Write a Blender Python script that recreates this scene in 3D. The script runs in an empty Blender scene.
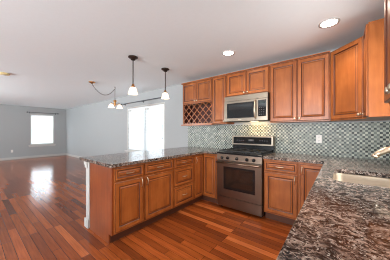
import bpy, bmesh, math, random
from mathutils import Matrix, Vector
random.seed(7)
SC = bpy.context.scene
COL = SC.collection
PI = math.pi

# ------------------------------------------------------------------ camera, world, exposure, lights
CAM_H, YAW = 1.2729, 38.973
cam_d = bpy.data.cameras.new('camera')
cam_d.sensor_width = 36.0
cam_d.lens = 184.0 / 390.0 * 36.0
cam_d.shift_y = 1.29 / 390.0
cam_d.clip_start = 0.02
cam = bpy.data.objects.new('camera', cam_d)
COL.objects.link(cam)
cam.location = (0, 0, CAM_H)
cam.rotation_euler = (PI / 2, 0, math.radians(YAW))
SC.camera = cam

SC.view_settings.view_transform = 'Standard'
SC.view_settings.look = 'None'
SC.view_settings.gamma = 1.0
SC.view_settings.use_curve_mapping = False
SC.view_settings.exposure = 0.75
SC.cycles.filter_width = 1.1

world = bpy.data.worlds.new('sky')
SC.world = world
world.use_nodes = True
world.node_tree.nodes['Background'].inputs['Color'].default_value = (0.80, 0.90, 1.0, 1)
world.node_tree.nodes['Background'].inputs['Strength'].default_value = 1.0

# main dimensions (metres; camera stands over the origin, back wall is +Y)
D, H = 3.328, 2.452          # back wall, ceiling
L, R = 11.6, 0.493           # far wall at X = -L, sink wall at X = R
YF = -3.2                    # front wall behind the camera
CT = 0.914                   # counter height
UB, UT = 1.41, 2.316         # wall cabinets, bottom and top
FY = D - 0.33                # front plane of wall cabinet doors
XP, YP = -1.952, 0.968       # peninsula counter edge and end
XC = -0.16                   # sink counter edge

# window openings: (u0, u1, z0, z1)
W_FAR = (1.87, 2.80, 0.62, 2.10)       # along Y on far wall
W_BACK = (-5.595, -3.73, 0.64, 2.06)   # along X on back wall
W_SINK = (1.46, 2.32, 1.06, 2.06)      # along Y on sink wall
W_FRONT_ADDED = [(-2.6, 0.3, 0.98, 2.06), (-8.8, -6.4, 0.62, 2.06)]  # unseen windows, added to let the fill lights in

def day_light(name, loc, rot, sx, sy, radiance, col=(0.86, 0.94, 1.0)):
    d = bpy.data.lights.new(name, 'AREA')
    d.shape = 'RECTANGLE'; d.size = sx; d.size_y = sy
    d.energy = radiance * PI * sx * sy
    d.color = col
    o = bpy.data.objects.new(name, d); COL.objects.link(o)
    o.location = loc; o.rotation_euler = rot
    return o
# daylight just outside the blind and sink windows; added uplights at the unseen front windows fill the ceiling
day_light('daylight_far', (-L - 0.22, 2.335, 1.36), (0, -PI / 2, 0), 1.6, 1.05, 9.0, (0.80, 0.91, 1.0))
day_light('daylight_back', (-4.66, D + 0.22, 1.35), (-PI / 2, 0, 0), 2.0, 1.6, 1.7, (0.90, 0.95, 1.0))
day_light('daylight_sink', (R + 0.36, 1.89, 1.66), (0, math.radians(66), 0), 1.0, 0.84, 11.0, (1.0, 0.98, 0.95))
day_light('fill_light_kitchen', (-1.15, YF - 0.60, 1.42), (math.radians(148), 0, 0), 2.8, 1.1, 44.0, (0.92, 0.97, 1.0))  # added fill light, tilted up to brighten the kitchen ceiling
day_light('fill_light_front', (-7.6, YF - 0.66, 1.20), (math.radians(144), 0, 0), 2.3, 1.35, 48.0, (0.88, 0.96, 1.0))  # added fill light, tilted up to brighten the long room
SC.cycles.sample_clamp_indirect = 2.0

# ------------------------------------------------------------------ materials
def srgb(r, g, b):
    f = lambda c: (c / 255 / 12.92) if c / 255 <= 0.04045 else ((c / 255 + 0.055) / 1.055) ** 2.4
    return (f(r), f(g), f(b), 1.0)

class NT:
    def __init__(s, name):
        s.m = bpy.data.materials.new(name); s.m.use_nodes = True
        s.t = s.m.node_tree; s.b = s.t.nodes['Principled BSDF']; s.out = s.t.nodes['Material Output']
    def n(s, typ, **kw):
        x = s.t.nodes.new(typ)
        for k, v in kw.items():
            if k.startswith('i_'):
                x.inputs[k[2:].replace('_', ' ')].default_value = v
            else:
                setattr(x, k, v)
        return x
    def l(s, a, b): s.t.links.new(a, b)
    def ramp(s, src, stops, interp='LINEAR'):
        r = s.n('ShaderNodeValToRGB'); r.color_ramp.interpolation = interp
        el = r.color_ramp.elements
        el[0].position, el[0].color = stops[0]; el[1].position, el[1].color = stops[-1]
        for p, c in stops[1:-1]:
            e = el.new(p); e.color = c
        s.l(src, r.inputs['Fac']); return r.outputs['Color']
    def mix(s, fac, a, b, mode='MIX'):
        m = s.n('ShaderNodeMix', data_type='RGBA', blend_type=mode)
        for i, v in ((0, fac), (6, a), (7, b)):
            if hasattr(v, 'links'): s.l(v, m.inputs[i])
            else: m.inputs[i].default_value = v
        return m.outputs[2]
    def bump(s, src, strength, dist=0.01):
        b = s.n('ShaderNodeBump'); b.inputs['Strength'].default_value = strength; b.inputs['Distance'].default_value = dist
        s.l(src, b.inputs['Height']); s.l(b.outputs['Normal'], s.b.inputs['Normal'])

def plain(name, col, rough=0.5, metal=0.0, emit=None, estr=0.0, coat=0.0, noise=0.04):
    k = NT(name)
    tc = k.n('ShaderNodeTexCoord')
    nz = k.n('ShaderNodeTexNoise', i_Scale=30.0, i_Detail=3.0)
    k.l(tc.outputs['Object'], nz.inputs['Vector'])
    d = tuple(c * (1 - noise) for c in col[:3]) + (1,)
    l_ = tuple(min(1, c * (1 + noise)) for c in col[:3]) + (1,)
    k.l(k.ramp(nz.outputs['Fac'], [(0.3, d), (0.7, l_)]), k.b.inputs['Base Color'])
    k.b.inputs['Roughness'].default_value = rough
    k.b.inputs['Metallic'].default_value = metal
    k.b.inputs['Coat Weight'].default_value = coat
    if emit:
        k.b.inputs['Emission Color'].default_value = emit
        k.b.inputs['Emission Strength'].default_value = estr
    return k.m

def wood(name, dark, mid, light, rough=0.32, horizontal=False):
    k = NT(name)
    tc = k.n('ShaderNodeTexCoord'); oi = k.n('ShaderNodeObjectInfo')
    add = k.n('ShaderNodeVectorMath', operation='ADD')
    comb = k.n('ShaderNodeCombineXYZ')
    mul = k.n('ShaderNodeMath', operation='MULTIPLY'); mul.inputs[1].default_value = 37.0
    k.l(oi.outputs['Random'], mul.inputs[0])
    for a in range(3): k.l(mul.outputs[0], comb.inputs[a])
    k.l(tc.outputs['Object'], add.inputs[0]); k.l(comb.outputs[0], add.inputs[1])
    mp = k.n('ShaderNodeMapping'); mp.inputs['Scale'].default_value = (2.0, 14, 14) if horizontal else (14, 14, 1.6)
    k.l(add.outputs[0], mp.inputs['Vector'])
    n1 = k.n('ShaderNodeTexNoise', i_Scale=1.6, i_Detail=5.0, i_Roughness=0.6)
    k.l(mp.outputs[0], n1.inputs['Vector'])
    n2 = k.n('ShaderNodeTexNoise', i_Scale=5.0, i_Detail=2.0)
    k.l(add.outputs[0], n2.inputs['Vector'])
    m = k.n('ShaderNodeMath', operation='MULTIPLY_ADD'); m.inputs[1].default_value = 0.55
    m2 = k.n('ShaderNodeMath', operation='MULTIPLY'); m2.inputs[1].default_value = 0.45
    k.l(n2.outputs['Fac'], m2.inputs[0]); k.l(n1.outputs['Fac'], m.inputs[0]); k.l(m2.outputs[0], m.inputs[2])
    k.l(k.ramp(m.outputs[0], [(0.32, dark), (0.5, mid), (0.68, light)]), k.b.inputs['Base Color'])
    k.b.inputs['Roughness'].default_value = rough
    k.b.inputs['Coat Weight'].default_value = 0.1
    k.b.inputs['Specular IOR Level'].default_value = 0.35
    k.b.inputs['Coat Roughness'].default_value = 0.25
    return k.m

M = {}
M['wood'] = wood('cabinet_wood', srgb(132, 70, 30), srgb(154, 85, 38), srgb(174, 103, 52))
M['wood_rail'] = M['wood']
M['glaze'] = plain('dark_glaze', srgb(84, 36, 12), 0.4)
M['wood_shade'] = plain('cabinet_inside_shade', srgb(74, 28, 14), 0.6)  # shade inside the wine rack, put into a darker wood colour
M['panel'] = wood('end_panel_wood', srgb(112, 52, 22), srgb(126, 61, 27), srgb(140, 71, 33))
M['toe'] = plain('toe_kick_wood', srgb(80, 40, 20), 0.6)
M['white'] = plain('white_paint', srgb(194, 191, 186), 0.5, noise=0.01)
M['wall'] = plain('grey_wall_paint', srgb(167, 168, 168), 0.7, noise=0.01)
M['ceiling'] = plain('ceiling_paint', srgb(236, 241, 243), 0.8, noise=0.008)
M['nickel'] = plain('brushed_nickel', srgb(204, 190, 170), 0.35, 1.0)
M['gold_nickel'] = plain('warm_faucet_nickel', srgb(232, 216, 190), 0.32, 1.0)
M['bronze'] = plain('dark_bronze', srgb(70, 58, 52), 0.4, 0.8)
M['brass'] = plain('aged_brass', srgb(190, 140, 90), 0.35, 1.0)
M['black'] = plain('black_enamel', srgb(16, 16, 18), 0.22)
M['mw_body'] = plain('dark_grey_casing', srgb(30, 29, 29), 0.6)
M['blackglass'] = plain('black_glass', srgb(20, 20, 22), 0.06, coat=0.5)
M['iron'] = plain('cast_iron', srgb(22, 22, 23), 0.55)
M['rod'] = plain('dark_grey_rod', srgb(80, 82, 86), 0.45, 0.5)
M['outlet'] = plain('white_plastic', srgb(235, 228, 220), 0.35, noise=0.005)
M['slot'] = plain('outlet_slot', srgb(60, 55, 52), 0.5)
M['mark'] = plain('panel_print', srgb(112, 114, 118), 0.5)
M['cream'] = plain('cream_plastic', srgb(226, 206, 150), 0.45, noise=0.02)
M['blind'] = plain('white_blind', srgb(240, 242, 242), 0.5, noise=0.005)
M['lamp'] = plain('lamp_disc', srgb(255, 244, 226), 0.4, emit=(1, 0.90, 0.76, 1), estr=14.0)
M['shade'] = plain('white_glass_shade', srgb(246, 236, 222), 0.25, emit=(1, 0.80, 0.60, 1), estr=0.9)

def steel(name, col, horizontal=True):
    k = NT(name)
    tc = k.n('ShaderNodeTexCoord')
    mp = k.n('ShaderNodeMapping'); mp.inputs['Scale'].default_value = (3, 3, 180) if horizontal else (180, 180, 3)
    k.l(tc.outputs['Object'], mp.inputs['Vector'])
    nz = k.n('ShaderNodeTexNoise', i_Scale=3.0, i_Detail=2.0); k.l(mp.outputs[0], nz.inputs['Vector'])
    k.l(k.ramp(nz.outputs['Fac'], [(0.3, tuple(c * .9 for c in col[:3]) + (1,)), (0.7, col)]), k.b.inputs['Base Color'])
    k.b.inputs['Metallic'].default_value = 1.0
    k.b.inputs['Roughness'].default_value = 0.3
    return k.m
M['steel'] = steel('stainless_steel', srgb(134, 115, 101))
M['steel_light'] = steel('microwave_steel', srgb(160, 147, 132))
M['sink'] = steel('sink_steel', srgb(196, 180, 160))
M['sink'].node_tree.nodes['Principled BSDF'].inputs['Roughness'].default_value = 0.48

def make_granite():
    k = NT('brown_granite')
    tc = k.n('ShaderNodeTexCoord')
    nw = k.n('ShaderNodeTexNoise', i_Scale=14.0, i_Detail=3.0)
    k.l(tc.outputs['Object'], nw.inputs['Vector'])
    w = k.mix(0.12, tc.outputs['Object'], nw.outputs['Color'], 'ADD')
    mp = k.n('ShaderNodeMapping'); mp.inputs['Rotation'].default_value = (0, 0, 0.65); mp.inputs['Scale'].default_value = (1.0, 1.8, 1.6)
    k.l(w, mp.inputs['Vector'])
    big = k.n('ShaderNodeTexNoise', i_Scale=26.0, i_Detail=6.0, i_Roughness=0.62)
    k.l(mp.outputs[0], big.inputs['Vector'])
    patch = k.n('ShaderNodeTexNoise', i_Scale=3.5, i_Detail=3.0)
    k.l(mp.outputs[0], patch.inputs['Vector'])
    base = k.ramp(big.outputs['Fac'], [(0.37, srgb(20, 18, 19)), (0.435, srgb(68, 59, 55)), (0.505, srgb(132, 114, 104)),
                                       (0.575, srgb(176, 154, 140)), (0.68, srgb(218, 203, 190))])
    pt = k.ramp(patch.outputs['Fac'], [(0.38, (0.34, 0.34, 0.36, 1)), (0.62, (0.9, 0.9, 0.9, 1))])
    c = k.mix(0.8, base, pt, 'MULTIPLY')
    vo = k.n('ShaderNodeTexVoronoi', i_Scale=130.0); k.l(mp.outputs[0], vo.inputs['Vector'])
    sep = k.n('ShaderNodeSeparateColor'); k.l(vo.outputs['Color'], sep.inputs[0])
    dk = k.ramp(sep.outputs[0], [(0.70, (0, 0, 0, 1)), (0.76, (1, 1, 1, 1))], 'CONSTANT')
    c = k.mix(dk, c, srgb(30, 27, 27))
    lt = k.ramp(sep.outputs[1], [(0.91, (0, 0, 0, 1)), (0.94, (1, 1, 1, 1))], 'CONSTANT')
    c = k.mix(lt, c, srgb(186, 178, 170))
    k.l(c, k.b.inputs['Base Color'])
    k.b.inputs['Roughness'].default_value = 0.11
    k.b.inputs['IOR'].default_value = 1.4
    return k.m
M['granite'] = make_granite()

def make_floor():
    k = NT('cherry_plank_floor')
    tc = k.n('ShaderNodeTexCoord')
    br = k.n('ShaderNodeTexBrick', offset=0.37, offset_frequency=3, squash=1.0)
    br.inputs['Color1'].default_value = (0, 0, 0, 1); br.inputs['Color2'].default_value = (1, 1, 1, 1)
    br.inputs['Mortar'].default_value = (0, 0, 0, 1)
    br.inputs['Scale'].default_value = 1.0; br.inputs['Mortar Size'].default_value = 0.0018
    br.inputs['Mortar Smooth'].default_value = 0.1
    br.inputs['Brick Width'].default_value = 0.95; br.inputs['Row Height'].default_value = 0.08
    mo = k.n('ShaderNodeMapping'); mo.inputs['Location'].default_value = (60.0, 40.0, 0)
    k.l(tc.outputs['Object'], mo.inputs['Vector']); k.l(mo.outputs[0], br.inputs['Vector'])
    plank = k.ramp(br.outputs['Color'], [(0.0, srgb(100, 48, 24)), (0.3, srgb(132, 66, 30)), (0.75, srgb(154, 80, 36)),
                                         (0.92, srgb(164, 84, 40)), (1.0, srgb(192, 110, 58))])
    mp = k.n('ShaderNodeMapping'); mp.inputs['Scale'].default_value = (2.2, 38, 1)
    k.l(tc.outputs['Object'], mp.inputs['Vector'])
    g = k.n('ShaderNodeTexNoise', i_Scale=1.5, i_Detail=6.0, i_Roughness=0.62); k.l(mp.outputs[0], g.inputs['Vector'])
    gc = k.ramp(g.outputs['Fac'], [(0.3, (0.62, 0.58, 0.56, 1)), (0.7, (1.18, 1.15, 1.12, 1))])
    c = k.mix(0.85, plank, gc, 'MULTIPLY')
    c = k.mix(br.outputs['Fac'], c, srgb(46, 18, 12))
    k.l(c, k.b.inputs['Base Color'])
    k.b.inputs['Roughness'].default_value = 0.15
    mp2 = k.n('ShaderNodeMapping'); mp2.inputs['Scale'].default_value = (1.5, 22, 1)
    k.l(tc.outputs['Object'], mp2.inputs['Vector'])
    g2 = k.n('ShaderNodeTexNoise', i_Scale=1.0, i_Detail=2.0); k.l(mp2.outputs[0], g2.inputs['Vector'])
    k.bump(g2.outputs['Fac'], 0.35, 0.004)
    k.b.inputs['Specular IOR Level'].default_value = 0.28
    return k.m
M['floor'] = make_floor()

def make_tile():
    k = NT('mosaic_tile')
    tc = k.n('ShaderNodeTexCoord')
    sp = k.n('ShaderNodeSeparateXYZ'); k.l(tc.outputs['Object'], sp.inputs[0])
    cb = k.n('ShaderNodeCombineXYZ'); k.l(sp.outputs['X'], cb.inputs['X']); k.l(sp.outputs['Z'], cb.inputs['Y'])
    S = 0.0275
    br = k.n('ShaderNodeTexBrick', offset=0.0, squash=1.0)
    br.inputs['Color1'].default_value = (0, 0, 0, 1); br.inputs['Color2'].default_value = (1, 1, 1, 1)
    br.inputs['Scale'].default_value = 1.0; br.inputs['Mortar Size'].default_value = 0.0014
    br.inputs['Brick Width'].default_value = S; br.inputs['Row Height'].default_value = S
    k.l(cb.outputs[0], br.inputs['Vector'])
    off = k.n('ShaderNodeVectorMath', operation='ADD'); off.inputs[1].default_value = (0, 0, S / 2)
    k.l(cb.outputs[0], off.inputs[0])
    ck = k.n('ShaderNodeTexChecker'); ck.inputs['Scale'].default_value = 1 / S
    k.l(off.outputs[0], ck.inputs['Vector'])
    light = k.ramp(br.outputs['Color'], [(0.0, srgb(134, 139, 128)), (0.5, srgb(172, 175, 163)), (1.0, srgb(206, 205, 190))])
    dark = k.ramp(br.outputs['Color'], [(0.0, srgb(38, 40, 41)), (0.4, srgb(70, 76, 75)), (1.0, srgb(120, 127, 120))])
    c = k.mix(ck.outputs['Fac'], dark, light)
    c = k.mix(br.outputs['Fac'], c, srgb(138, 138, 127))
    k.l(c, k.b.inputs['Base Color'])
    k.b.inputs['Roughness'].default_value = 0.35
    k.b.inputs['Specular IOR Level'].default_value = 0.25
    return k.m
M['tile'] = make_tile()

def make_glass():
    k = NT('window_glass')
    tr = k.n('ShaderNodeBsdfTransparent'); gl = k.n('ShaderNodeBsdfGlossy'); gl.inputs['Roughness'].default_value = 0.02
    mx = k.n('ShaderNodeMixShader'); mx.inputs[0].default_value = 0.06
    k.l(tr.outputs[0], mx.inputs[1]); k.l(gl.outputs[0], mx.inputs[2]); k.l(mx.outputs[0], k.out.inputs['Surface'])
    return k.m
M['glass'] = make_glass()

def make_blind():
    k = NT('white_blind_vinyl')
    df = k.n('ShaderNodeBsdfDiffuse'); df.inputs[0].default_value = srgb(240, 242, 242)
    tl = k.n('ShaderNodeBsdfTranslucent'); tl.inputs[0].default_value = srgb(240, 244, 246)
    mx = k.n('ShaderNodeMixShader'); mx.inputs[0].default_value = 0.5
    k.l(df.outputs[0], mx.inputs[1]); k.l(tl.outputs[0], mx.inputs[2]); k.l(mx.outputs[0], k.out.inputs['Surface'])
    return k.m
M['slat'] = make_blind()

# ------------------------------------------------------------------ mesh helpers
def bx(bm, x0, x1, y0, y1, z0, z1, mi=0, bev=0.0, seg=1):
    vs = [bm.verts.new((x, y, z)) for x in (x0, x1) for y in (y0, y1) for z in (z0, z1)]
    q = [(0, 1, 3, 2), (4, 6, 7, 5), (0, 4, 5, 1), (2, 3, 7, 6), (0, 2, 6, 4), (1, 5, 7, 3)]
    fs = [bm.faces.new([vs[i] for i in f]) for f in q]
    for f in fs: f.material_index = mi
    if bev > 0:
        es = list({e for f in fs for e in f.edges})
        r = bmesh.ops.bevel(bm, geom=es, offset=bev, segments=seg, affect='EDGES', profile=0.5)
        for f in r['faces']: f.material_index = mi
    return vs

def lathe(bm, prof, cx=0, cy=0, cz=0, n=24, mi=0, axis='z', cap=True):
    rings = []
    for r, z in prof:
        ring = []
        for i in range(n):
            a = 2 * PI * i / n
            p = (r * math.cos(a), r * math.sin(a), z)
            if axis == 'y': p = (p[0], -p[2], p[1])
            if axis == 'x': p = (p[2], p[0], p[1])
            ring.append(bm.verts.new((cx + p[0], cy + p[1], cz + p[2])))
        rings.append(ring)
    for a, b in zip(rings, rings[1:]):
        for i in range(n):
            f = bm.faces.new((a[i], a[(i + 1) % n], b[(i + 1) % n], b[i])); f.material_index = mi; f.smooth = True
    if cap:
        for ring in (rings[0], rings[-1]):
            f = bm.faces.new(ring); f.material_index = mi

def tube(bm, pts, rad, n=8, mi=0, closed=False):
    pts = [Vector(p) for p in pts]; N = len(pts); rings = []
    rads = rad if isinstance(rad, (list, tuple)) else [rad] * N
    ref = None
    for i, p in enumerate(pts):
        if closed: t = pts[(i + 1) % N] - pts[i - 1]
        else: t = pts[min(i + 1, N - 1)] - pts[max(i - 1, 0)]
        t.normalize()
        if ref is None: ref = Vector((0, 0, 1)) if abs(t.z) < 0.9 else Vector((1, 0, 0))
        u = t.cross(ref)
        if u.length < 1e-4: u = t.cross(Vector((0.3, 1, 0.2)))
        u.normalize(); v = u.cross(t).normalized(); ref = v
        rings.append([bm.verts.new(p + rads[i] * (math.cos(2 * PI * k / n) * u + math.sin(2 * PI * k / n) * v)) for k in range(n)])
    pr = list(zip(rings, rings[1:])) + ([(rings[-1], rings[0])] if closed else [])
    for a, b in pr:
        for k in range(n):
            f = bm.faces.new((a[k], a[(k + 1) % n], b[(k + 1) % n], b[k])); f.material_index = mi; f.smooth = True
    if not closed:
        for ring in (rings[0], rings[-1]):
            f = bm.faces.new(ring); f.material_index = mi

def obj(name, bm, mats, parent=None, label=None, bevel=0.0):
    bmesh.ops.recalc_face_normals(bm, faces=bm.faces[:])
    me = bpy.data.meshes.new(name); bm.to_mesh(me); bm.free()
    for m in (mats if isinstance(mats, (list, tuple)) else [mats]): me.materials.append(m)
    o = bpy.data.objects.new(name, me); COL.objects.link(o)
    if parent is not None: o.parent = parent
    if label: o['label'] = label
    if bevel:
        b = o.modifiers.new('edge', 'BEVEL'); b.width = bevel; b.segments = 2; b.limit_method = 'ANGLE'
    return o

def box(name, x0, x1, y0, y1, z0, z1, mat, parent=None, bev=0.0, label=None, seg=1):
    bm = bmesh.new(); bx(bm, x0, x1, y0, y1, z0, z1, 0, bev, seg)
    return obj(name, bm, mat, parent, label)

def thing(name, label, cat, loc=(0, 0, 0), rz=0.0, group=None):
    o = bpy.data.objects.new(name, None); COL.objects.link(o)
    o.empty_display_size = 0.1
    o.location = loc; o.rotation_euler = (0, 0, rz)
    o['label'] = label; o['category'] = cat
    if group: o['group'] = group
    return o
def tag(o, label, cat, group=None):
    o['label'] = label; o['category'] = cat
    if group: o['group'] = group
    return o
def struct(o):
    o['kind'] = 'structure'; return o
def copy_tree(o, parent=None):
    c = o.copy(); COL.objects.link(c)
    if parent is not None: c.parent = parent
    for ch in list(o.children): copy_tree(ch, c)
    return c

# ------------------------------------------------------------------ room shell
def wall(name, axis, pos, thick, a0, a1, openings, mat):
    """axis 'x': wall runs along X at Y=pos..pos+thick; axis 'y': runs along Y at X=pos..pos+thick"""
    bm = bmesh.new()
    def add(u0, u1, z0, z1):
        if u1 - u0 < 1e-4 or z1 - z0 < 1e-4: return
        lo, hi = min(pos, pos + thick), max(pos, pos + thick)
        if axis == 'x': bx(bm, u0, u1, lo, hi, z0, z1)
        else: bx(bm, lo, hi, u0, u1, z0, z1)
    u = a0
    for (o0, o1, z0, z1) in sorted(openings):
        add(u, o0, 0, H); add(o0, o1, 0, z0); add(o0, o1, z1, H); u = o1
    add(u, a1, 0, H)
    return struct(obj(name, bm, mat))
T_ = 0.14
wall('wall_back', 'x', D, T_, -L - T_, R + T_, [W_BACK], M['wall'])
wall('wall_far', 'y', -L, -T_, YF, D, [W_FAR], M['wall'])
wall('wall_right', 'y', R, T_, YF, D, [W_SINK], M['wall'])
wall('wall_front', 'x', YF, -T_, -L - T_, R + T_, W_FRONT_ADDED, M['wall'])
struct(box('floor', -L - T_, R + T_, YF - T_, D + T_, -0.1, 0.0, M['floor']))
struct(box('ceiling', -L - T_, R + T_, YF - T_, D + T_, H, H + 0.1, M['ceiling']))

def baseboard(name, x0, x1, y0, y1):
    bm = bmesh.new()
    bx(bm, x0, x1, y0, y1, 0, 0.10)
    return struct(obj(name, bm, M['white'], bevel=0.004))
baseboard('baseboard_back', -L + 0.016, -2.71, D - 0.016, D)
baseboard('baseboard_far', -L, -L + 0.016, YF, D)
baseboard('baseboard_front', -L + 0.016, -2.7, YF, YF + 0.016)

def window(num, w, axis, pos, inward, mull=False, blind=False):
    """frame, sashes, panes and stool in the wall opening; built in local coords: x along the wall, -y into the room"""
    u0, u1, z0, z1 = w
    root = bpy.data.objects.new('window_%d' % num, None); COL.objects.link(root); root['kind'] = 'structure'
    ww, hh = u1 - u0, z1 - z0
    if axis == 'x':
        root.location = ((u0 + u1) / 2, pos, z0); root.rotation_euler = (0, 0, 0 if inward < 0 else PI)
    else:
        root.location = (pos, (u0 + u1) / 2, z0); root.rotation_euler = (0, 0, PI / 2 if inward > 0 else -PI / 2)
    h = ww / 2
    bm = bmesh.new(); t = 0.035
    bx(bm, -h, -h + t, 0.0, 0.13, 0, hh); bx(bm, h - t, h, 0.0, 0.13, 0, hh)
    bx(bm, -h + t, h - t, 0.0, 0.13, 0, t); bx(bm, -h + t, h - t, 0.0, 0.13, hh - t, hh)
    if mull: bx(bm, -0.045, 0.045, 0.06, 0.13, t, hh - t)
    obj('window_frame', bm, M['white'], root)
    spans = [(-h + t, -0.045), (0.045, h - t)] if mull else [(-h + t, h - t)]
    for (a, b) in spans:
        for (c, e, y) in ((t, hh / 2 + 0.02, 0.085), (hh / 2 - 0.02, hh - t, 0.11)):
            bm = bmesh.new(); s = 0.04
            bx(bm, a, a + s, y, y + 0.02, c, e); bx(bm, b - s, b, y, y + 0.02, c, e)
            bx(bm, a + s, b - s, y, y + 0.02, c, c + s); bx(bm, a + s, b - s, y, y + 0.02, e - s, e)
            sash = obj('sash', bm, M['white'], root)
            box('pane', a + s, b - s, y + 0.008, y + 0.012, c + s, e - s, M['glass'], sash)
    bm = bmesh.new()
    bx(bm, -h - 0.07, h + 0.07, -0.05, 0.0, -0.035, 0.0)
    bx(bm, -h - 0.05, h + 0.05, -0.014, 0.0, -0.095, -0.035)
    obj('window_sill', bm, M['white'], root)
    return root

def blind(root_loc, rz, ww, hh, label, tilt):
    t = thing('window_blind', label, 'window blind', root_loc, rz, 'white horizontal window blinds')
    h = ww / 2 - 0.042
    box('headrail', -h, h, 0.02, 0.06, hh - 0.085, hh - 0.04, M['blind'], t, 0.003)
    bm = bmesh.new(); n = int((hh - 0.17) / 0.045)
    for i in range(n):
        z = 0.085 + i * 0.045
        dz, dy = 0.025 * math.sin(tilt), 0.025 * math.cos(tilt)
        a = [(-h, 0.04 - dy, z - dz), (h, 0.04 - dy, z - dz), (h, 0.04 + dy, z + dz), (-h, 0.04 + dy, z + dz)]
        lo = [bm.verts.new(p) for p in a]; hi = [bm.verts.new((p[0], p[1], p[2] + 0.002)) for p in a]
        bm.faces.new(lo); bm.faces.new(hi)
        for j in range(4): bm.faces.new((lo[j], lo[(j + 1) % 4], hi[(j + 1) % 4], hi[j]))
    obj('slats', bm, M['slat'], t)
    box('bottom_rail', -h, h, 0.025, 0.055, 0.04, 0.058, M['blind'], t, 0.003)
    bm = bmesh.new(); tube(bm, [(h - 0.08, 0.012, hh - 0.1), (h - 0.08, 0.01, hh - 0.95)], 0.004, 6)
    lathe(bm, [(0.004, 0), (0.01, -0.02), (0.009, -0.05), (0.003, -0.06)], h - 0.08, 0.01, hh - 0.95, 8)
    obj('tilt_wand', bm, M['rod'], t)
    return t

window(1, W_FAR, 'y', -L, 1)
window(2, W_BACK, 'x', D, -1, mull=True)
window(3, W_SINK, 'y', R, -1)
window(4, W_FRONT_ADDED[0], 'x', YF, 1, mull=True)  # added window behind the camera, for the kitchen fill light
window(5, W_FRONT_ADDED[1], 'x', YF, 1, mull=True)  # added window behind the camera, for the long room's fill light
blind((-L, 2.335, W_FAR[2]), PI / 2, 0.93, 1.48, 'white blind glowing in the small far window at the end of the long room', 0.95)
blind((-4.6625, D, W_BACK[2]), 0, 1.865, 1.42, 'wide white blind glowing in the window behind the pendant lights', 0.95)

def curtain_rod(loc, rz, half, label, brackets):
    t = thing('curtain_rod', label, 'curtain rod', loc, rz, 'dark metal curtain rods')
    bm = bmesh.new(); tube(bm, [(-half, -0.08, 0), (half, -0.08, 0)], 0.011, 10)
    obj('rod', bm, M['rod'], t)
    for s in (-1, 1):
        bm = bmesh.new()
        lathe(bm, [(0.011, 0), (0.02, 0.008), (0.026, 0.03), (0.02, 0.055), (0.008, 0.065)] if s > 0 else
              [(0.008, -0.065), (0.02, -0.055), (0.026, -0.03), (0.02, -0.008), (0.011, 0)], s * half, -0.08, 0, 12, axis='x')
        obj('finial', bm, M['rod'], t)
    for x in brackets:
        bm = bmesh.new(); bx(bm, x - 0.012, x + 0.012, -0.006, 0.0, -0.05, 0.03); tube(bm, [(x, -0.003, -0.012), (x, -0.08, -0.014)], 0.006, 8)
        obj('bracket', bm, M['rod'], t)
    return t
curtain_rod((-L, 2.355, 2.175), PI / 2, 0.56, 'dark curtain rod above the small window on the far blue-grey wall', (-0.5, 0.5))
curtain_rod((-4.72, D, 2.175), 0, 1.06, 'long dark curtain rod above the wide window behind the pendants', (-0.95, 0.05, 0.95))

# ------------------------------------------------------------------ cabinets
def pull(parent, x, y, z, vertical=True, ln=0.10):
    """arched bar pull standing off the face at y (towards -y)"""
    bm = bmesh.new(); pts = []; rd = []
    for i in range(11):
        s = -1 + 2 * i / 10; q = math.cos(s * PI / 2) ** 0.6 if abs(s) < 1 else 0
        a, b = s * ln / 2, -0.004 - 0.024 * q
        pts.append((x, y + b, z + a) if vertical else (x + a, y + b, z)); rd.append(0.0065 - 0.002 * q)
    tube(bm, pts, rd, 8)
    return obj('handle', bm, M['nickel'], parent)

def knob(parent, x, y, z):
    bm = bmesh.new()
    lathe(bm, [(0.009, 0), (0.006, 0.006), (0.006, 0.014), (0.015, 0.02), (0.0165, 0.026), (0.012, 0.031), (0.004, 0.033)], x, y, z, 14, axis='y')
    return obj('knob', bm, M['nickel'], parent)

def front_panel(name, parent, x0, x1, z0, z1, stile=0.055, kind='door', mat='wood'):
    """raised panel front, its face 2 cm proud of y=0; the routed groove is glazed dark"""
    bm = bmesh.new()
    rings = [(0.0, 0.0, 0), (0.0, -0.016, 0), (0.0025, -0.0185, 0), (0.008, -0.0205, 1), (0.0085, -0.0205, 0), (stile - 0.006, -0.0205, 0), (stile, -0.013, 1),
             (stile + 0.007, -0.0115, 1), (stile + 0.022, -0.0165, 0), (stile + 0.027, -0.0175, 1)]
    R_ = []
    for ins, y, mi in rings:
        R_.append([bm.verts.new(p) for p in ((x0 + ins, y, z0 + ins), (x1 - ins, y, z0 + ins), (x1 - ins, y, z1 - ins), (x0 + ins, y, z1 - ins))])
    for i in range(len(R_) - 1):
        for j in range(4):
            f = bm.faces.new((R_[i][j], R_[i][(j + 1) % 4], R_[i + 1][(j + 1) % 4], R_[i + 1][j])); f.material_index = rings[i + 1][2]
    bm.faces.new(R_[-1]); bm.faces.new(R_[0])
    return obj(name, bm, [M[mat], M['glaze']], parent)

def carcass(parent, w, h, d, z0=0.0, toe=False, end=None):
    bm = bmesh.new()
    zb = 0.11 if toe else z0
    bx(bm, 0.0005, w - 0.0005, 0, d, zb, h)
    o = obj('carcass', bm, M['wood'], parent, bevel=0.0015)
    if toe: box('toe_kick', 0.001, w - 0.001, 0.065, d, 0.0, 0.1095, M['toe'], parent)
    return o

BASE_TOP = CT - 0.038
UG = 'wall cabinets along the back wall'
BG = 'base cabinets under the granite counters'

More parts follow.
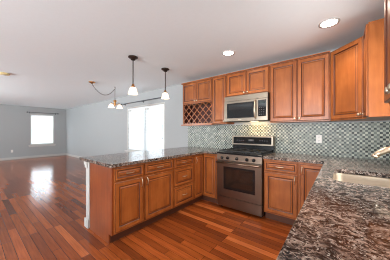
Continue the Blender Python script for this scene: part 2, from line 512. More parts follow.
def base_cabinet(label, loc, rz, w, d, layout, hinge='l', pull_side=None):
    t = thing('base_cabinet', label, 'kitchen cabinet', loc, rz, BG)
    carcass(t, w, BASE_TOP, d, toe=True)
    g = 0.014
    if layout == 'drawer_door':
        dr = front_panel('drawer', t, g, w - g, 0.712, BASE_TOP - 0.022, 0.032)
        pull(dr, w / 2, -0.0185, (0.712 + BASE_TOP - 0.022) / 2, False)
        do = front_panel('door', t, g, w - g, 0.13, 0.692)
        pull(do, (w - g - 0.028) if hinge == 'l' else (g + 0.028), -0.0205, 0.63)
    elif layout == 'drawers':
        for z0, z1 in ((0.712, BASE_TOP - 0.022), (0.432, 0.692), (0.13, 0.412)):
            dr = front_panel('drawer', t, g, w - g, z0, z1, 0.032 if z0 > 0.7 else 0.045)
            pull(dr, w / 2, -0.0185, (z0 + z1) / 2, False)
    elif layout == 'sink':
        front_panel('false_drawer', t, g, w - g, 0.712, BASE_TOP - 0.022, 0.032)
        for a, b, s in ((g, w / 2 - 0.003, 1), (w / 2 + 0.003, w - g, -1)):
            do = front_panel('door', t, a, b, 0.13, 0.692)
            pull(do, (b - 0.028) if s > 0 else (a + 0.028), -0.0205, 0.63)
    return t

# --- peninsula, faces +X (local x runs along +Y)
PFX = -2.00                      # carcass front of the peninsula cabinets
PD = 0.572
c1 = base_cabinet('peninsula end cabinet with drawer over door, beside the plain wood end panel',
                  (PFX, 1.02, 0), PI / 2, 0.397, PD, 'drawer_door', 'l')
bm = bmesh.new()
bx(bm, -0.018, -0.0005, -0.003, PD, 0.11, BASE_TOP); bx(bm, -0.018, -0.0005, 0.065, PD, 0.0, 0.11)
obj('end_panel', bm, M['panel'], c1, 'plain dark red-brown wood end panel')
base_cabinet('wider peninsula base cabinet with drawer over single door, beside the drawer stack',
             (PFX, 1.418, 0), PI / 2, 0.524, PD, 'drawer_door', 'r')
base_cabinet('peninsula base cabinet with a stack of three drawers', (PFX, 1.943, 0), PI / 2, 0.482, PD, 'drawers')
# --- corner cabinet with two-leaf door
YB = D - 0.628                   # carcass front of the back wall base cabinets
t = thing('corner_base_cabinet', 'inner corner base cabinet with two-leaf folding door, between drawer stack and range', 'kitchen cabinet', (0, 0, 0), 0, BG)
bm = bmesh.new()
def prism(bm, pts, z0, z1, mi=0):
    lo = [bm.verts.new((x, y, z0)) for x, y in pts]; hi = [bm.verts.new((x, y, z1)) for x, y in pts]
    n = len(pts)
    for f in [bm.faces.new(lo), bm.faces.new(hi)] + [bm.faces.new((lo[i], lo[(i + 1) % n], hi[(i + 1) % n], hi[i])) for i in range(n)]: f.material_index = mi
    return lo, hi
cx0 = PFX - PD
prism(bm, [(cx0, 2.4265), (PFX, 2.4265), (PFX, YB), (-1.685, YB), (-1.685, D - 0.002), (cx0, D - 0.002)], 0.11, BASE_TOP)
obj('carcass', bm, M['wood'], t)
bm = bmesh.new()
prism(bm, [(cx0, 2.4265), (PFX - 0.065, 2.4265), (PFX - 0.065, YB + 0.065), (-1.69, YB + 0.065), (-1.69, D - 0.002), (cx0, D - 0.002)], 0, 0.1095)
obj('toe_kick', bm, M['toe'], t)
d1 = front_panel('door', t, 0.014, YB - 2.4265 - 0.024, 0.13, BASE_TOP - 0.022, 0.05)
d1.location = (PFX, 2.4265, 0); d1.rotation_euler = (0, 0, PI / 2)
pull(d1, 0.045, -0.0205, 0.775)
d2 = front_panel('door', t, 0.026, -1.685 - PFX - 0.026, 0.13, BASE_TOP - 0.022, 0.05)
d2.location = (PFX, YB, 0)

# --- back wall, right of range
base_cabinet('base cabinet with drawer over door immediately right of the range', (-0.902, YB, 0), 0, 0.448, D - YB - 0.002, 'drawer_door', 'l')
# --- right corner cabinet and sink run
t = thing('corner_base_cabinet', 'corner base cabinet door half hidden behind the foreground counter', 'kitchen cabinet', (0, 0, 0), 0, BG)
XS = XC + 0.03
bm = bmesh.new()
prism(bm, [(-0.4535, YB), (XS, YB), (XS, 2.48), (R - 0.002, 2.48), (R - 0.002, D - 0.002), (-0.4535, D - 0.002)], 0.11, BASE_TOP)
obj('carcass', bm, M['wood'], t)
bm = bmesh.new()
prism(bm, [(-0.4535, YB + 0.065), (XS + 0.065, YB + 0.065), (XS + 0.065, 2.48), (R - 0.002, 2.48), (R - 0.002, D - 0.002), (-0.4535, D - 0.002)], 0, 0.1095)
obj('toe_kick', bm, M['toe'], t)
d1 = front_panel('door', t, 0.014, XS + 0.4535 - 0.026, 0.13, BASE_TOP - 0.022, 0.05)
d1.location = (-0.4535, YB, 0)
pull(d1, 0.04, -0.0205, 0.77)
# sink base is an open-topped box round the bowl
t = thing('base_cabinet', 'sink base cabinet under the foreground granite counter', 'kitchen cabinet', (XS, 2.478, 0), -PI / 2, BG)
w_, d_ = 0.92, R - XS - 0.002
bm = bmesh.new()
bx(bm, 0, 0.018, 0, d_, 0.11, BASE_TOP); bx(bm, w_ - 0.018, w_, 0, d_, 0.11, BASE_TOP)
bx(bm, 0.018, w_ - 0.018, 0, 0.018, 0.11, BASE_TOP); bx(bm, 0.018, w_ - 0.018, d_ - 0.01, d_, 0.11, BASE_TOP)
bx(bm, 0.018, w_ - 0.018, 0.018, d_ - 0.01, 0.11, 0.128)
obj('carcass', bm, M['wood'], t)
box('toe_kick', 0, w_, 0.065, d_, 0, 0.1095, M['toe'], t)
front_panel('false_drawer', t, 0.014, w_ - 0.014, 0.712, BASE_TOP - 0.022, 0.032)
for a, b, s in ((0.014, w_ / 2 - 0.003, 1), (w_ / 2 + 0.003, w_ - 0.014, -1)):
    do = front_panel('door', t, a, b, 0.13, 0.692)
    pull(do, (b - 0.028) if s > 0 else (a + 0.028), -0.0205, 0.63)
base_cabinet('base cabinet with drawer over door next to the sink base, under the near counter', (XS, 1.556, 0), -PI / 2, 0.60, d_, 'drawer_door')
base_cabinet('three-drawer base cabinet under the nearest end of the granite counter', (XS, 0.954, 0), -PI / 2, 0.60, d_, 'drawers')

# --- wall cabinets
UY = D - 0.31                      # carcass front of wall cabinets (doors 2 cm proud)
UD = 0.309
g = 0.012
# wine rack cabinet
X0, X1 = -2.79, -2.0
t = thing('wall_cabinet', 'wall cabinet with two small doors above a lattice wine rack, left end of the row', 'kitchen cabinet', (X0, UY, 0), 0, UG)
w_ = X1 - X0; zs = 1.862; s_ = 0.02
bm = bmesh.new()
bx(bm, 0, s_, 0, UD, UB, UT); bx(bm, w_ - s_, w_ - 0.001, 0, UD, UB, UT)
bx(bm, s_, s_ + 0.004, 0.03, UD - 0.01, UB + 0.034, zs - 0.004, 1); bx(bm, w_ - s_ - 0.004, w_ - s_, 0.03, UD - 0.01, UB + 0.034, zs - 0.004, 1); bx(bm, s_, w_ - s_, 0.03, UD - 0.01, UB + 0.03, UB + 0.034, 1); bx(bm, s_, w_ - s_, 0.03, UD - 0.01, zs - 0.004, zs, 1)  # thin liner carrying the painted shade round the rack opening
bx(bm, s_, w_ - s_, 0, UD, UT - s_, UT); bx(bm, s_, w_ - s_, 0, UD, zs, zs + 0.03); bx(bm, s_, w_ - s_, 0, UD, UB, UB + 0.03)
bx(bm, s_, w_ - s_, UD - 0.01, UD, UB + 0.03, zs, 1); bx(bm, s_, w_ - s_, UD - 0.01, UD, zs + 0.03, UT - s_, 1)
obj('carcass', bm, [M['wood'], M['wood_shade']], t)
for a, b, s in ((g, w_ / 2 - 0.002, 1), (w_ / 2 + 0.002, w_ - g, -1)):
    do = front_panel('door', t, a, b, zs + 0.014, UT - 0.012, 0.05)
    knob(do, (b - 0.026) if s > 0 else (a + 0.026), -0.0205, zs + 0.05)
def lattice(y0, y1):
    bm = bmesh.new()
    x0, x1, z0, z1 = s_, w_ - s_, UB + 0.03, zs
    per = 0.15; hw = 0.0065
    k = -8
    for sgn, ya, yb in ((1, y0, (y0 + y1) / 2), (-1, (y0 + y1) / 2, y1)):
        c = -2.0
        while c < 2.0:
            # strip |sgn*(x-x0)-(z-z0)-c| < hw*1.414 clipped to the opening
            poly = [(-3, sgn * (-3) - c - hw * 1.414), (4, sgn * 4 - c - hw * 1.414), (4, sgn * 4 - c + hw * 1.414), (-3, sgn * (-3) - c + hw * 1.414)]
            W_, H_ = x1 - x0, z1 - z0
            for ax, lim, keep in ((0, 0, 1), (0, W_, -1), (1, 0, 1), (1, H_, -1)):
                out = []
                for i in range(len(poly)):
                    p, q = poly[i], poly[(i + 1) % len(poly)]
                    ip, iq = keep * (p[ax] - lim) >= 0, keep * (q[ax] - lim) >= 0
                    if ip: out.append(p)
                    if ip != iq:
                        f = (lim - p[ax]) / (q[ax] - p[ax]); out.append((p[0] + f * (q[0] - p[0]), p[1] + f * (q[1] - p[1])))
                poly = out
                if len(poly) < 3: break
            if len(poly) >= 3:
                a = [bm.verts.new((x0 + px, ya, z0 + pz)) for px, pz in poly]; b = [bm.verts.new((x0 + px, yb, z0 + pz)) for px, pz in poly]
                try:
                    bm.faces.new(a); bm.faces.new(b)
                    for i in range(len(a)): bm.faces.new((a[i], a[(i + 1) % len(a)], b[(i + 1) % len(a)], b[i]))
                except ValueError: pass
            c += per
    return bm
obj('lattice', lattice(0.002, 0.022), M['wood'], t)
bm = bmesh.new()
bx(bm, -0.02, w_ - 0.001, -0.032, -0.001, UB - 0.016, UB + 0.012); bx(bm, -0.02, -0.0005, -0.001, UD, UB - 0.016, UB + 0.012)
obj('light_rail', bm, M['wood'], t)
bm = bmesh.new()
bx(bm, -0.022, w_ - 0.001, -0.034, -0.0215, UT - 0.006, UT + 0.014); bx(bm, -0.022, -0.0005, -0.0215, UD, UT - 0.006, UT + 0.014)
bx(bm, -0.0005, w_ - 0.001, -0.0215, 0.0, UT + 0.0005, UT + 0.014)
obj('top_moulding', bm, M['wood'], t)

def wall_cabinet(label, x0, x1, z0, doors, name='wall_cabinet'):
    t = thing(name, label, 'kitchen cabinet', (x0, UY, 0), 0, UG)
    w = x1 - x0
    carcass(t, w, UT, UD, z0)
    n = len(doors)
    for i, side in enumerate(doors):
        a = g if i == 0 else w / 2 + 0.002
        b = w - g if i == n - 1 else w / 2 - 0.002
        do = front_panel('door', t, a, b, z0 + 0.014, UT - 0.012, 0.055 if b - a > 0.3 else 0.045)
        knob(do, (b - 0.028) if side == 'r' else (a + 0.028), -0.0205, z0 + 0.05)
    box('top_moulding', 0.0005, w - 0.0005, -0.032, 0.0, UT + 0.0005, UT + 0.014, M['wood'], t)
    return t
wall_cabinet('narrow tall wall cabinet with one slim door, between wine rack and microwave', -1.999, -1.688, UB, ['r'])
wall_cabinet('short wall cabinet with two doors directly above the microwave', -1.686, -0.918, 1.892, ['r', 'l'])
wall_cabinet('wide wall cabinet with two tall doors, right of the microwave', -0.916, -0.137, UB, ['r', 'l'])
# diagonal corner wall cabinet
t = thing('corner_wall_cabinet', 'diagonal corner wall cabinet with one angled door', 'kitchen cabinet', (0, 0, 0), 0, 'wall cabinets round the sink corner')
ax, ay = -0.135, UY; bx_, by_ = R - 0.31, UY - (R - 0.31 + 0.135)
bm = bmesh.new()
prism(bm, [(ax, ay), (bx_, by_), (R - 0.002, by_), (R - 0.002, D - 0.002), (ax, D - 0.002)], UB, UT)
obj('carcass', bm, M['wood'], t)
ln = math.hypot(bx_ - ax, by_ - ay)
do = front_panel('door', t, 0.016, ln - 0.016, UB + 0.014, UT - 0.012, 0.055)
do.location = (ax, ay, 0); do.rotation_euler = (0, 0, -PI / 4)
knob(do, ln - 0.044, -0.0205, UB + 0.05)
# slim cabinet on the sink wall, its side panel faces the camera
t = thing('wall_cabinet', 'slim wall cabinet turned side-on beside the angled corner cabinet, plain wood side panel', 'kitchen cabinet', (R - 0.31, by_ - 0.001, 0), -PI / 2, 'wall cabinets round the sink corner')
w_ = by_ - 2.41
carcass(t, w_, UT, UD - 0.001, UB)
do = front_panel('door', t, 0.018, w_ - 0.008, UB + 0.014, UT - 0.012, 0.045)
knob(do, 0.045, -0.0205, UB + 0.05)
# near cabinet on the other side of the sink window
t = thing('wall_cabinet', 'nearest wall cabinet, cut off by the right edge, its knob in view', 'kitchen cabinet', (R - 0.31, 1.382, 0), -PI / 2, 'wall cabinets round the sink corner')
w_ = 0.66
carcass(t, w_, UT, UD - 0.001, UB)
for a, b, kx in ((g, w_ / 2 - 0.002, w_ / 2 - 0.035), (w_ / 2 + 0.002, w_ - g, w_ / 2 + 0.035)):
    do = front_panel('door', t, a, b, UB + 0.008, UT - 0.012, 0.055)
    knob(do, kx, -0.0205, UB + 0.03)

# ------------------------------------------------------------------ half wall behind the peninsula
HX0, HX1 = -2.69, PFX - PD - 0.024
struct(box('wall_peninsula', HX0, HX1 + 0.02, 1.02, D - 0.002, 0, BASE_TOP, M['wall']))
bm = bmesh.new()
bx(bm, HX0 - 0.005, HX1, 1.0, 1.0195, 0, BASE_TOP - 0.0005)
bx(bm, HX0 - 0.035, HX1 - 0.04, 0.985, 0.9995, BASE_TOP - 0.05, BASE_TOP - 0.0005); bx(bm, HX0 - 0.02, HX1 - 0.04, 0.99, 0.9995, BASE_TOP - 0.09, BASE_TOP - 0.05)
bx(bm, HX0 - 0.022, HX1 - 0.0005, 0.985, 0.9995, 0, 0.115)
struct(obj('trim_1', bm, M['white'], bevel=0.004))
baseboard('baseboard_peninsula', HX0 - 0.016, HX0 - 0.0005, 1.0205, D - 0.02)

# ------------------------------------------------------------------ granite counters
def counter(name, label, outline, holes=()):
    bm = bmesh.new(); edges = []
    for loop in [outline] + list(holes):
        vs = [bm.verts.new((x, y, CT - 0.037)) for x, y in loop]
        edges += [bm.edges.new((vs[i], vs[(i + 1) % len(vs)])) for i in range(len(vs))]
    bmesh.ops.triangle_fill(bm, use_beauty=True, use_dissolve=False, edges=edges, normal=(0, 0, 1))
    r = bmesh.ops.extrude_face_region(bm, geom=bm.faces[:])
    bmesh.ops.translate(bm, verts=[v for v in r['geom'] if isinstance(v, bmesh.types.BMVert)], vec=(0, 0, 0.037))
    o = obj(name, bm, M['granite'], bevel=0.003)
    return tag(o, label, 'countertop', 'granite countertops')
def arc(cx, cy, r, a0, a1, n=6):
    return [(cx + r * math.cos(math.radians(a0 + (a1 - a0) * i / n)), cy + r * math.sin(math.radians(a0 + (a1 - a0) * i / n))) for i in range(n + 1)]
XL = -2.86
YCE = D - 0.655
counter('countertop', 'dark speckled granite countertop on the peninsula, wrapping to the left side of the range',
        [(XL, D - 0.001)] + arc(XL + 0.03, YP + 0.03, 0.03, 180, 270) + arc(XP - 0.03, YP + 0.03, 0.03, 270, 360) +
        [(XP, YCE - 0.05)] + [(XP + 0.05 - 0.05 * math.cos(a), YCE - 0.05 + 0.05 * math.sin(a)) for a in (0.4, 0.8, 1.2, PI / 2)] +
        [(-1.677, YCE), (-1.677, D - 0.001)])
SX0, SX1, SY0, SY1 = -0.068, 0.345, 1.685, 2.235
rr = 0.075
hole = arc(SX0 + rr, SY0 + rr, rr, 180, 270) + arc(SX1 - rr, SY0 + rr, rr, 270, 360) + arc(SX1 - rr, SY1 - rr, rr, 0, 90) + arc(SX0 + rr, SY1 - rr, rr, 90, 180)
counter('countertop', 'brown speckled granite countertop in the foreground, running from the range round to the sink',
        [(-0.907, YCE), (XC - 0.02, YCE), (XC + 0.014, 0.36), (R - 0.001, 0.36), (R - 0.001, D - 0.001), (-0.907, D - 0.001)], [hole])
# backsplash
struct(box('trim_2', -2.91, R - 0.001, D - 0.008, D - 0.0005, CT + 0.0005, UB - 0.0165, M['tile']))
struct(box('trim_3', R - 0.008, R - 0.0005, 0.4, D - 0.0085, CT + 0.0005, W_SINK[2] - 0.1, M['tile']))

# sink
t = thing('kitchen_sink', 'stainless steel undermount sink set in the foreground granite counter', 'sink', ((SX0 + SX1) / 2, (SY0 + SY1) / 2, 0))
def rrect(x0, x1, y0, y1, r, z, n=6):
    c = arc(x0 + r, y0 + r, r, 180, 270, n) + arc(x1 - r, y0 + r, r, 270, 360, n) + arc(x1 - r, y1 - r, r, 0, 90, n) + arc(x0 + r, y1 - r, r, 90, 180, n)
    return [(x, y, z) for x, y in c]
hw, hd = (SX1 - SX0) / 2, (SY1 - SY0) / 2
bm = bmesh.new()
loops = [rrect(-hw - 0.02, hw + 0.02, -hd - 0.02, hd + 0.02, rr + 0.02, CT - 0.040), rrect(-hw - 0.004, hw + 0.004, -hd - 0.004, hd + 0.004, rr, CT - 0.0385),
         rrect(-hw, hw, -hd, hd, rr, CT - 0.05), rrect(-hw + 0.006, hw - 0.006, -hd + 0.006, hd - 0.006, rr, CT - 0.20),
         rrect(-hw + 0.035, hw - 0.035, -hd + 0.035, hd - 0.035, rr - 0.02, CT - 0.225)]
prev = None
for lp in loops:
    vs = [bm.verts.new(p) for p in lp]
    if prev:
        for i in range(len(vs)):
            f = bm.faces.new((prev[i], prev[(i + 1) % len(vs)], vs[(i + 1) % len(vs)], vs[i])); f.smooth = True
    prev = vs
bm.faces.new(prev)
obj('bowl', bm, M['sink'], t)
bm = bmesh.new(); lathe(bm, [(0.045, CT - 0.2245), (0.045, CT - 0.222), (0.03, CT - 0.2225), (0.01, CT - 0.224)], 0, 0, 0, 20)
obj('drain', bm, M['nickel'], t)
# faucet
t = thing('faucet', 'warm nickel kitchen faucet with a curved spout reaching over the sink', 'faucet', (0.428, 1.955, CT))
bm = bmesh.new(); lathe(bm, [(0.032, 0), (0.032, 0.008), (0.024, 0.02), (0.021, 0.10), (0.019, 0.13), (0.012, 0.145)], 0, 0, 0, 18)
obj('base', bm, M['gold_nickel'], t)
bm = bmesh.new()
pth = [(0, 0, 0.06), (-0.012, -0.004, 0.13), (-0.05, -0.018, 0.20), (-0.10, -0.036, 0.232), (-0.15, -0.052, 0.235), (-0.195, -0.068, 0.222), (-0.23, -0.08, 0.20), (-0.25, -0.088, 0.182)]
tube(bm, pth, [0.024, 0.024, 0.024, 0.0235, 0.023, 0.0215, 0.02, 0.0175], 16)
obj('spout', bm, M['gold_nickel'], t)
bm = bmesh.new(); tube(bm, [(-0.25, -0.088, 0.182), (-0.258, -0.091, 0.170)], 0.0175, 14)
obj('aerator', bm, M['nickel'], t)
bm = bmesh.new(); tube(bm, [(0.018, 0.01, 0.09), (0.035, 0.045, 0.12), (0.04, 0.08, 0.15)], [0.01, 0.008, 0.006], 10)
obj('lever', bm, M['gold_nickel'], t)

# ------------------------------------------------------------------ range
RW = 0.760
RX0 = -1.671
t = thing('range', 'stainless steel gas range with black cooktop, between the base cabinets', 'stove', (RX0, 0, 0))
RFY = D - 0.684                # oven door face
box('body', 0, RW, RFY + 0.045, D - 0.012, 0.03, 0.905, M['black'], t, 0.003)
for x in (0.05, RW - 0.05):
    for y in (RFY + 0.1, D - 0.08):
        bm = bmesh.new(); lathe(bm, [(0.018, 0), (0.018, 0.008), (0.01, 0.012), (0.01, 0.031)], x, y, 0, 10); obj('foot', bm, M['black'], t)
dw = box('drawer', 0.004, RW - 0.004, RFY + 0.004, RFY + 0.0445, 0.045, 0.192, M['steel'], t, 0.004)
bm = bmesh.new(); bx(bm, 0.004, RW - 0.004, RFY - 0.004, RFY + 0.0445, 0.1925, 0.203, 0, 0.002); obj('drawer_lip', bm, M['steel'], dw)
# oven door with window opening
bm = bmesh.new()
wx0, wx1, wz0, wz1 = 0.135, RW - 0.10, 0.335, 0.70
bx(bm, 0.004, wx0, RFY, RFY + 0.0445, 0.212, 0.79); bx(bm, wx1, RW - 0.004, RFY, RFY + 0.0445, 0.212, 0.79)
bx(bm, wx0, wx1, RFY, RFY + 0.0445, 0.212, wz0); bx(bm, wx0, wx1, RFY, RFY + 0.0445, wz1, 0.79)
dr = obj('oven_door', bm, M['steel'], t)
bm = bmesh.new()
fr = 0.035
bx(bm, wx0, wx0 + fr, RFY - 0.002, RFY + 0.02, wz0, wz1); bx(bm, wx1 - fr, wx1, RFY - 0.002, RFY + 0.02, wz0, wz1)
bx(bm, wx0 + fr, wx1 - fr, RFY - 0.002, RFY + 0.02, wz0, wz0 + fr); bx(bm, wx0 + fr, wx1 - fr, RFY - 0.002, RFY + 0.02, wz1 - fr, wz1)
obj('window_border', bm, M['black'], dr)
box('door_glass', wx0 + fr, wx1 - fr, RFY + 0.002, RFY + 0.01, wz0 + fr, wz1 - fr, plain('oven_glass', srgb(40, 28, 22), 0.08, coat=0.5), dr)
bm = bmesh.new()
tube(bm, [(0.02, RFY - 0.045, 0.765), (RW - 0.02, RFY - 0.045, 0.765)], 0.014, 12)
for x in (0.045, RW - 0.045): bx(bm, x - 0.012, x + 0.012, RFY - 0.04, RFY + 0.002, 0.754, 0.776)
obj('handle', bm, M['steel'], dr)
# control panel with five knobs
bm = bmesh.new()
a = [(RFY - 0.004, 0.80), (RFY + 0.045, 0.80), (RFY + 0.045, 0.895), (RFY + 0.02, 0.895)]
lo = [bm.verts.new((0.002, y, z)) for y, z in a]; hi = [bm.verts.new((RW - 0.002, y, z)) for y, z in a]
bm.faces.new(lo); bm.faces.new(hi)
for i in range(4): bm.faces.new((lo[i], lo[(i + 1) % 4], hi[(i + 1) % 4], hi[i]))
cp = obj('control_panel', bm, M['steel'], t)
for x in (0.105, 0.21, 0.37, 0.535, 0.64):
    bm = bmesh.new(); lathe(bm, [(0.026, 0), (0.026, 0.006), (0.021, 0.01), (0.018, 0.03), (0.012, 0.034)], x, RFY + 0.006, 0.842, 16, axis='y')
    bx(bm, x - 0.004, x + 0.004, RFY - 0.036, RFY - 0.026, 0.826, 0.858)
    obj('knob', bm, M['black'], cp)
ck = box('cooktop', -0.004, RW + 0.004, RFY + 0.012, D - 0.10, 0.9055, 0.925, M['black'], t, 0.004)
for bxx, byy, rad in ((0.16, 0.16, 0.045), (0.16, 0.40, 0.035), (0.38, 0.28, 0.05), (0.60, 0.16, 0.045), (0.60, 0.40, 0.035)):
    bm = bmesh.new(); lathe(bm, [(rad + 0.02, 0.925), (rad + 0.015, 0.93), (rad, 0.931), (rad, 0.938), (rad - 0.008, 0.941)], bxx, RFY + 0.03 + byy, 0, 18)
    obj('burner', bm, M['iron'], t)
for k in range(3):
    bm = bmesh.new(); gx0, gx1 = 0.025 + k * 0.2385, 0.025 + k * 0.2385 + 0.233; gy0, gy1 = RFY + 0.045, D - 0.115
    for x in (gx0, gx1 - 0.012): bx(bm, x, x + 0.012, gy0, gy1, 0.942, 0.957)
    for y in (gy0, (gy0 + gy1) / 2 - 0.006, gy1 - 0.012): bx(bm, gx0 + 0.012, gx1 - 0.012, y, y + 0.012, 0.942, 0.957)
    cxm = (gx0 + gx1) / 2
    bx(bm, cxm - 0.006, cxm + 0.006, gy0 + 0.012, gy1 - 0.012, 0.944, 0.9565)
    for x in (gx0 + 0.001, gx1 - 0.013):
        for y in (gy0 + 0.001, gy1 - 0.013): bx(bm, x, x + 0.011, y, y + 0.011, 0.9252, 0.9421)
    obj('grate', bm, M['iron'], t)
bg = box('backguard', 0.0, RW, D - 0.098, D - 0.012, 0.906, 1.02, M['black'], t, 0.004)
bm = bmesh.new(); y0 = D - 0.13
bx(bm, -0.006, RW - 0.002, y0, D - 0.012, 1.021, 1.19, 0, 0.008, 2)
obj('backguard_panel', bm, M['steel_light'], bg)
ds = box('display', 0.03, RW - 0.03, y0 - 0.004, y0 - 0.0005, 1.047, 1.168, M['blackglass'], bg, 0.001)
for i in range(4):
    box('button', 0.10 + i * 0.04, 0.118 + i * 0.04, y0 - 0.0052, y0 - 0.0041, 1.104, 1.111, M['mark'], ds)
    box('button', 0.53 + i * 0.04, 0.548 + i * 0.04, y0 - 0.0052, y0 - 0.0041, 1.104, 1.111, M['mark'], ds)
for dx in (0.0, 0.022, 0.05, 0.072):
    box('clock_digit', 0.335 + dx, 0.348 + dx, y0 - 0.0052, y0 - 0.0041, 1.10, 1.128, M['mark'], ds)

# ------------------------------------------------------------------ microwave
MX0, MW_, MY, MZ0, MZ1 = -1.684, 0.764, 2.925, 1.447, 1.888
t = thing('microwave', 'stainless over-the-range microwave with black window, under the short cabinet', 'microwave', (MX0, 0, 0))
box('body', 0, MW_, MY + 0.022, D - 0.010, MZ0, MZ1, M['mw_body'], t, 0.002)
box('vent_strip', 0.0, MW_, MY + 0.004, MY + 0.0215, 1.80, MZ1, M['steel_light'], t, 0.003)
bm = bmesh.new()
dx1 = 0.595; gx0, gx1, gz0, gz1 = 0.055, 0.548, 1.50, 1.762
y0, y1 = MY, MY + 0.0215; zt = 1.796
bx(bm, 0, gx0, y0, y1, MZ0 + 0.002, zt); bx(bm, gx1, dx1, y0, y1, MZ0 + 0.002, zt)
bx(bm, gx0, gx1, y0, y1, MZ0 + 0.002, gz0); bx(bm, gx0, gx1, y0, y1, gz1, zt)
dr = obj('door', bm, M['steel_light'], t)
bm = bmesh.new()
bx(bm, gx0, gx1, y0 + 0.001, y0 + 0.008, gz0, gz1)
obj('door_window', bm, plain('smoked_window', srgb(34, 36, 38), 0.1, coat=0.4), dr)
bm = bmesh.new(); b = 0.028
for q in ((gx0 + 0.001, gx0 + b, gz0 + .001, gz1 - .001), (gx1 - b, gx1 - 0.001, gz0 + .001, gz1 - .001), (gx0 + b, gx1 - b, gz0 + .001, gz0 + b), (gx0 + b, gx1 - b, gz1 - b, gz1 - .001)):
    bx(bm, q[0], q[1], y0 - 0.001, y0 + 0.0009, q[2], q[3])
obj('window_border', bm, M['black'], dr)
bm = bmesh.new(); pts = []
for i in range(13):
    s = i / 12; pts.append((dx1 - 0.022, y0 - 0.006 - 0.04 * math.sin(PI * s), MZ0 + 0.03 + s * (zt - MZ0 - 0.05)))
tube(bm, pts, 0.013, 10); obj('handle', bm, M['nickel'], dr)
box('control_side', dx1 + 0.003, MW_, MY + 0.001, MY + 0.0215, MZ0 + 0.002, zt, M['steel_light'], t, 0.002)
cp = box('control_panel', dx1 + 0.022, MW_ - 0.022, MY - 0.002, MY + 0.0005, 1.512, 1.772, M['blackglass'], t, 0.0005)
for i in range(3):
    for j in range(4): box('button', dx1 + 0.042 + i * 0.032, dx1 + 0.054 + i * 0.032, MY - 0.003, MY - 0.0021, 1.54 + j * 0.036, 1.547 + j * 0.036, M['mark'], cp)
box('display', dx1 + 0.036, MW_ - 0.036, MY - 0.0032, MY - 0.0021, 1.715, 1.752, plain('green_grey_display', srgb(44, 52, 52), 0.2), cp)
box('badge', 0.27, 0.33, y0 - 0.002, y0 - 0.0002, 1.468, 1.478, M['nickel'], dr)
lens = box('cooktop_lamp', 0.42, 0.54, MY + 0.175, MY + 0.225, MZ0 - 0.003, MZ0 - 0.0003, plain('warm_lamp_lens', srgb(255, 240, 200), 0.3, emit=(1, 0.78, 0.45, 1), estr=2.5), t)
ld = bpy.data.lights.new('cooktop_lamp_light', 'AREA'); ld.shape = 'RECTANGLE'; ld.size = 0.15; ld.size_y = 0.05; ld.energy = 2.2; ld.color = (1, 0.66, 0.28)
lo_ = bpy.data.objects.new('cooktop_lamp_light', ld); COL.objects.link(lo_); lo_.location = (MX0 + 0.48, MY + 0.2, MZ0 - 0.006)
lo_.rotation_euler = (math.radians(25), 0, 0)

# ------------------------------------------------------------------ electrical outlets
def outlet(label, loc, rz):
    t = thing('electrical_outlet', label, 'outlet', loc, rz, 'white electrical outlets')
    box('cover_plate', -0.036, 0.036, -0.007, -0.0005, -0.06, 0.06, M['outlet'], t, 0.002)
    for z in (-0.026, 0.026):
        bm = bmesh.new(); lathe(bm, [(0.0165, 0.0072), (0.0165, 0.0095), (0.015, 0.010)], 0, 0, z, 16, axis='y')
        s = obj('socket', bm, M['outlet'], t)
        bm = bmesh.new()
        for x in (-0.006, 0.006): bx(bm, x - 0.0015, x + 0.0015, -0.0112, -0.0101, z - 0.001, z + 0.009)
        bx(bm, -0.003, 0.003, -0.0112, -0.0101, z - 0.011, z - 0.006)
        obj('slots', bm, M['slot'], s)
    return t
outlet('white outlet on the mosaic tile backsplash', (-0.291, D - 0.0085, 1.157), 0)
outlet('white outlet low on the far blue-grey wall left of the window', (-L, 1.257, 0.38), PI / 2)

# ------------------------------------------------------------------ pendants, chandelier, recessed lights
def pendant(label, x, y, zb):
    t = thing('pendant_light', label, 'pendant light', (x, y, H), 0, 'pendant lights over the peninsula')
    bm = bmesh.new(); lathe(bm, [(0.075, 0), (0.075, -0.012), (0.062, -0.022), (0.04, -0.03), (0.034, -0.048), (0.014, -0.056)], n=28); obj('canopy', bm, M['bronze'], t)
    z = zb - H
    bm = bmesh.new(); tube(bm, [(0, 0, -0.055), (0, 0, z + 0.16)], 0.008, 10); obj('rod', bm, M['bronze'], t)
    bm = bmesh.new(); lathe(bm, [(0.008, z + 0.165), (0.018, z + 0.155), (0.02, z + 0.135), (0.03, z + 0.125), (0.034, z + 0.108), (0.03, z + 0.104)], n=20); obj('socket', bm, M['brass'], t)
    bm = bmesh.new()
    lathe(bm, [(0.03, z + 0.112), (0.044, z + 0.104), (0.058, z + 0.075), (0.064, z + 0.045), (0.070, z + 0.018), (0.079, z), (0.075, z + 0.001), (0.067, z + 0.02),
               (0.061, z + 0.046), (0.055, z + 0.075), (0.041, z + 0.101), (0.027, z + 0.109)], n=32, cap=False)
    sh = obj('shade', bm, M['shade'], t)
    bm = bmesh.new(); lathe(bm, [(0.012, z + 0.104), (0.014, z + 0.09), (0.028, z + 0.06), (0.03, z + 0.045), (0.02, z + 0.028), (0.004, z + 0.022)], n=16)
    obj('bulb', bm, plain('bulb_glass', srgb(255, 240, 220), 0.3, emit=(1, 0.84, 0.62, 1), estr=3), t)
    return t
pendant('bell-shaded pendant light nearer the camera, over the peninsula end', -2.60, 1.651, 1.86)
pendant('bell-shaded pendant light hanging in front of the right edge of the wide window', -2.625, 2.352, 1.89)

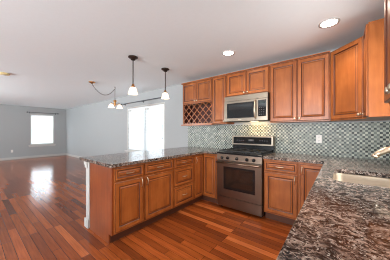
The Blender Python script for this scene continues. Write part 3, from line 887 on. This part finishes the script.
t = thing('chandelier', 'small two-shade brass hanging lamp with a chain swagged across the ceiling', 'chandelier', (-4.736, 2.468, H))
sx, sy = 0.053, -0.596      # swag canopy, relative to the hook
bm = bmesh.new(); lathe(bm, [(0.075, 0), (0.072, -0.012), (0.05, -0.024), (0.02, -0.03), (0.012, -0.045)], sx, sy, 0, 24); obj('canopy', bm, M['brass'], t)
bm = bmesh.new(); lathe(bm, [(0.02, 0), (0.018, -0.006), (0.007, -0.01), (0.006, -0.022)], 0, 0, 0, 12)
tube(bm, [(0, 0, -0.02), (0.014, 0, -0.03), (0.016, 0, -0.044), (0.004, 0, -0.056), (-0.01, 0, -0.05)], 0.004, 8); obj('hook', bm, M['bronze'], t)
def chain(pts_fn, n, bm):
    P = [Vector(pts_fn(i / n)) for i in range(n + 1)]
    for i in range(n):
        a, b = P[i], P[i + 1]; d = (b - a); ln = d.length * 0.66; d.normalize(); m = (a + b) / 2
        u = d.cross(Vector((0.2, 0.1, 1)) if abs(d.z) < 0.9 else Vector((1, 0, 0))).normalized()
        if i % 2: u = d.cross(u).normalized()
        tube(bm, [m + d * ln * math.cos(2 * PI * k / 10) + u * 0.0085 * math.sin(2 * PI * k / 10) for k in range(10)], 0.0028, 6, closed=True)
bm = bmesh.new()
chain(lambda s: (sx * (1 - s), sy * (1 - s), -0.045 - 0.005 * s - 0.85 * s * (1 - s) * (1 - 0.0 * s)), 34, bm)
obj('chain', bm, M['bronze'], t)
bm = bmesh.new(); tube(bm, [(0, 0, -0.05), (0, 0, -0.36)], 0.006, 8); obj('stem', bm, M['bronze'], t)
bm = bmesh.new(); lathe(bm, [(0.006, -0.34), (0.03, -0.35), (0.05, -0.375), (0.03, -0.40), (0.022, -0.43), (0.032, -0.46), (0.02, -0.49), (0.008, -0.51), (0.004, -0.53)], n=20); obj('column', bm, M['brass'], t)
for s in (-1, 1):
    ux, uy = 0.0, 1.0 * s
    r_ = 0.10 if s < 0 else 0.13
    bm = bmesh.new()
    tube(bm, [(ux * q * r_, uy * q * r_, z) for q, z in ((0.1, -0.43), (0.4, -0.455), (0.7, -0.445), (0.92, -0.42), (1.0, -0.43), (1.0, -0.46))], 0.008, 8)
    lathe(bm, [(0.01, -0.44), (0.028, -0.452), (0.03, -0.475)], ux * r_, uy * r_, 0, 14)
    arm = obj('arm', bm, M['brass'], t)
    z = -0.56
    bm = bmesh.new()
    lathe(bm, [(0.026, z + 0.105), (0.04, z + 0.09), (0.058, z + 0.055), (0.07, z + 0.025), (0.085, z), (0.081, z + 0.001), (0.066, z + 0.027), (0.054, z + 0.056), (0.037, z + 0.088), (0.023, z + 0.102)],
          ux * r_, uy * r_, 0, 28, cap=False)
    obj('shade', bm, M['shade'], arm)

def downlight(label, x, y, power):
    t = thing('recessed_light', label, 'ceiling light', (x, y, H), 0, 'recessed ceiling lights')
    bm = bmesh.new(); lathe(bm, [(0.098, -0.0005), (0.098, -0.004), (0.08, -0.007), (0.074, -0.004), (0.074, -0.0006)], n=32, cap=False); obj('trim_ring', bm, M['white'], t)
    bm = bmesh.new(); lathe(bm, [(0.0735, -0.0005), (0.0735, -0.0035), (0.04, -0.0045)], n=28); obj('lens', bm, M['lamp'], t)
    d = bpy.data.lights.new('recessed_light_bulb', 'SPOT'); d.energy = power; d.color = (1, 0.84, 0.64); d.spot_size = math.radians(130); d.spot_blend = 0.7; d.shadow_soft_size = 0.07
    o = bpy.data.objects.new('recessed_light_bulb', d); COL.objects.link(o); o.location = (x, y, H - 0.02)
downlight('round recessed ceiling light left, above the range and microwave', -1.351, 2.471, 27)
downlight('round recessed ceiling light right, near the angled corner cabinet', -0.126, 2.475, 27)
downlight('round recessed ceiling light over the near end of the kitchen', -1.2, 0.35, 27)

t = thing('smoke_detector', 'yellowish disc-shaped fixture on the ceiling at the left edge of the photo', 'smoke detector', (-5.36, 0.47, H))
bm = bmesh.new(); lathe(bm, [(0.085, 0), (0.085, -0.012), (0.075, -0.03), (0.045, -0.036)], n=28); obj('housing', bm, M['cream'], t)
bm = bmesh.new(); lathe(bm, [(0.03, -0.0363), (0.028, -0.041), (0.01, -0.042)], n=18); obj('vent_cap', bm, M['white'], t)
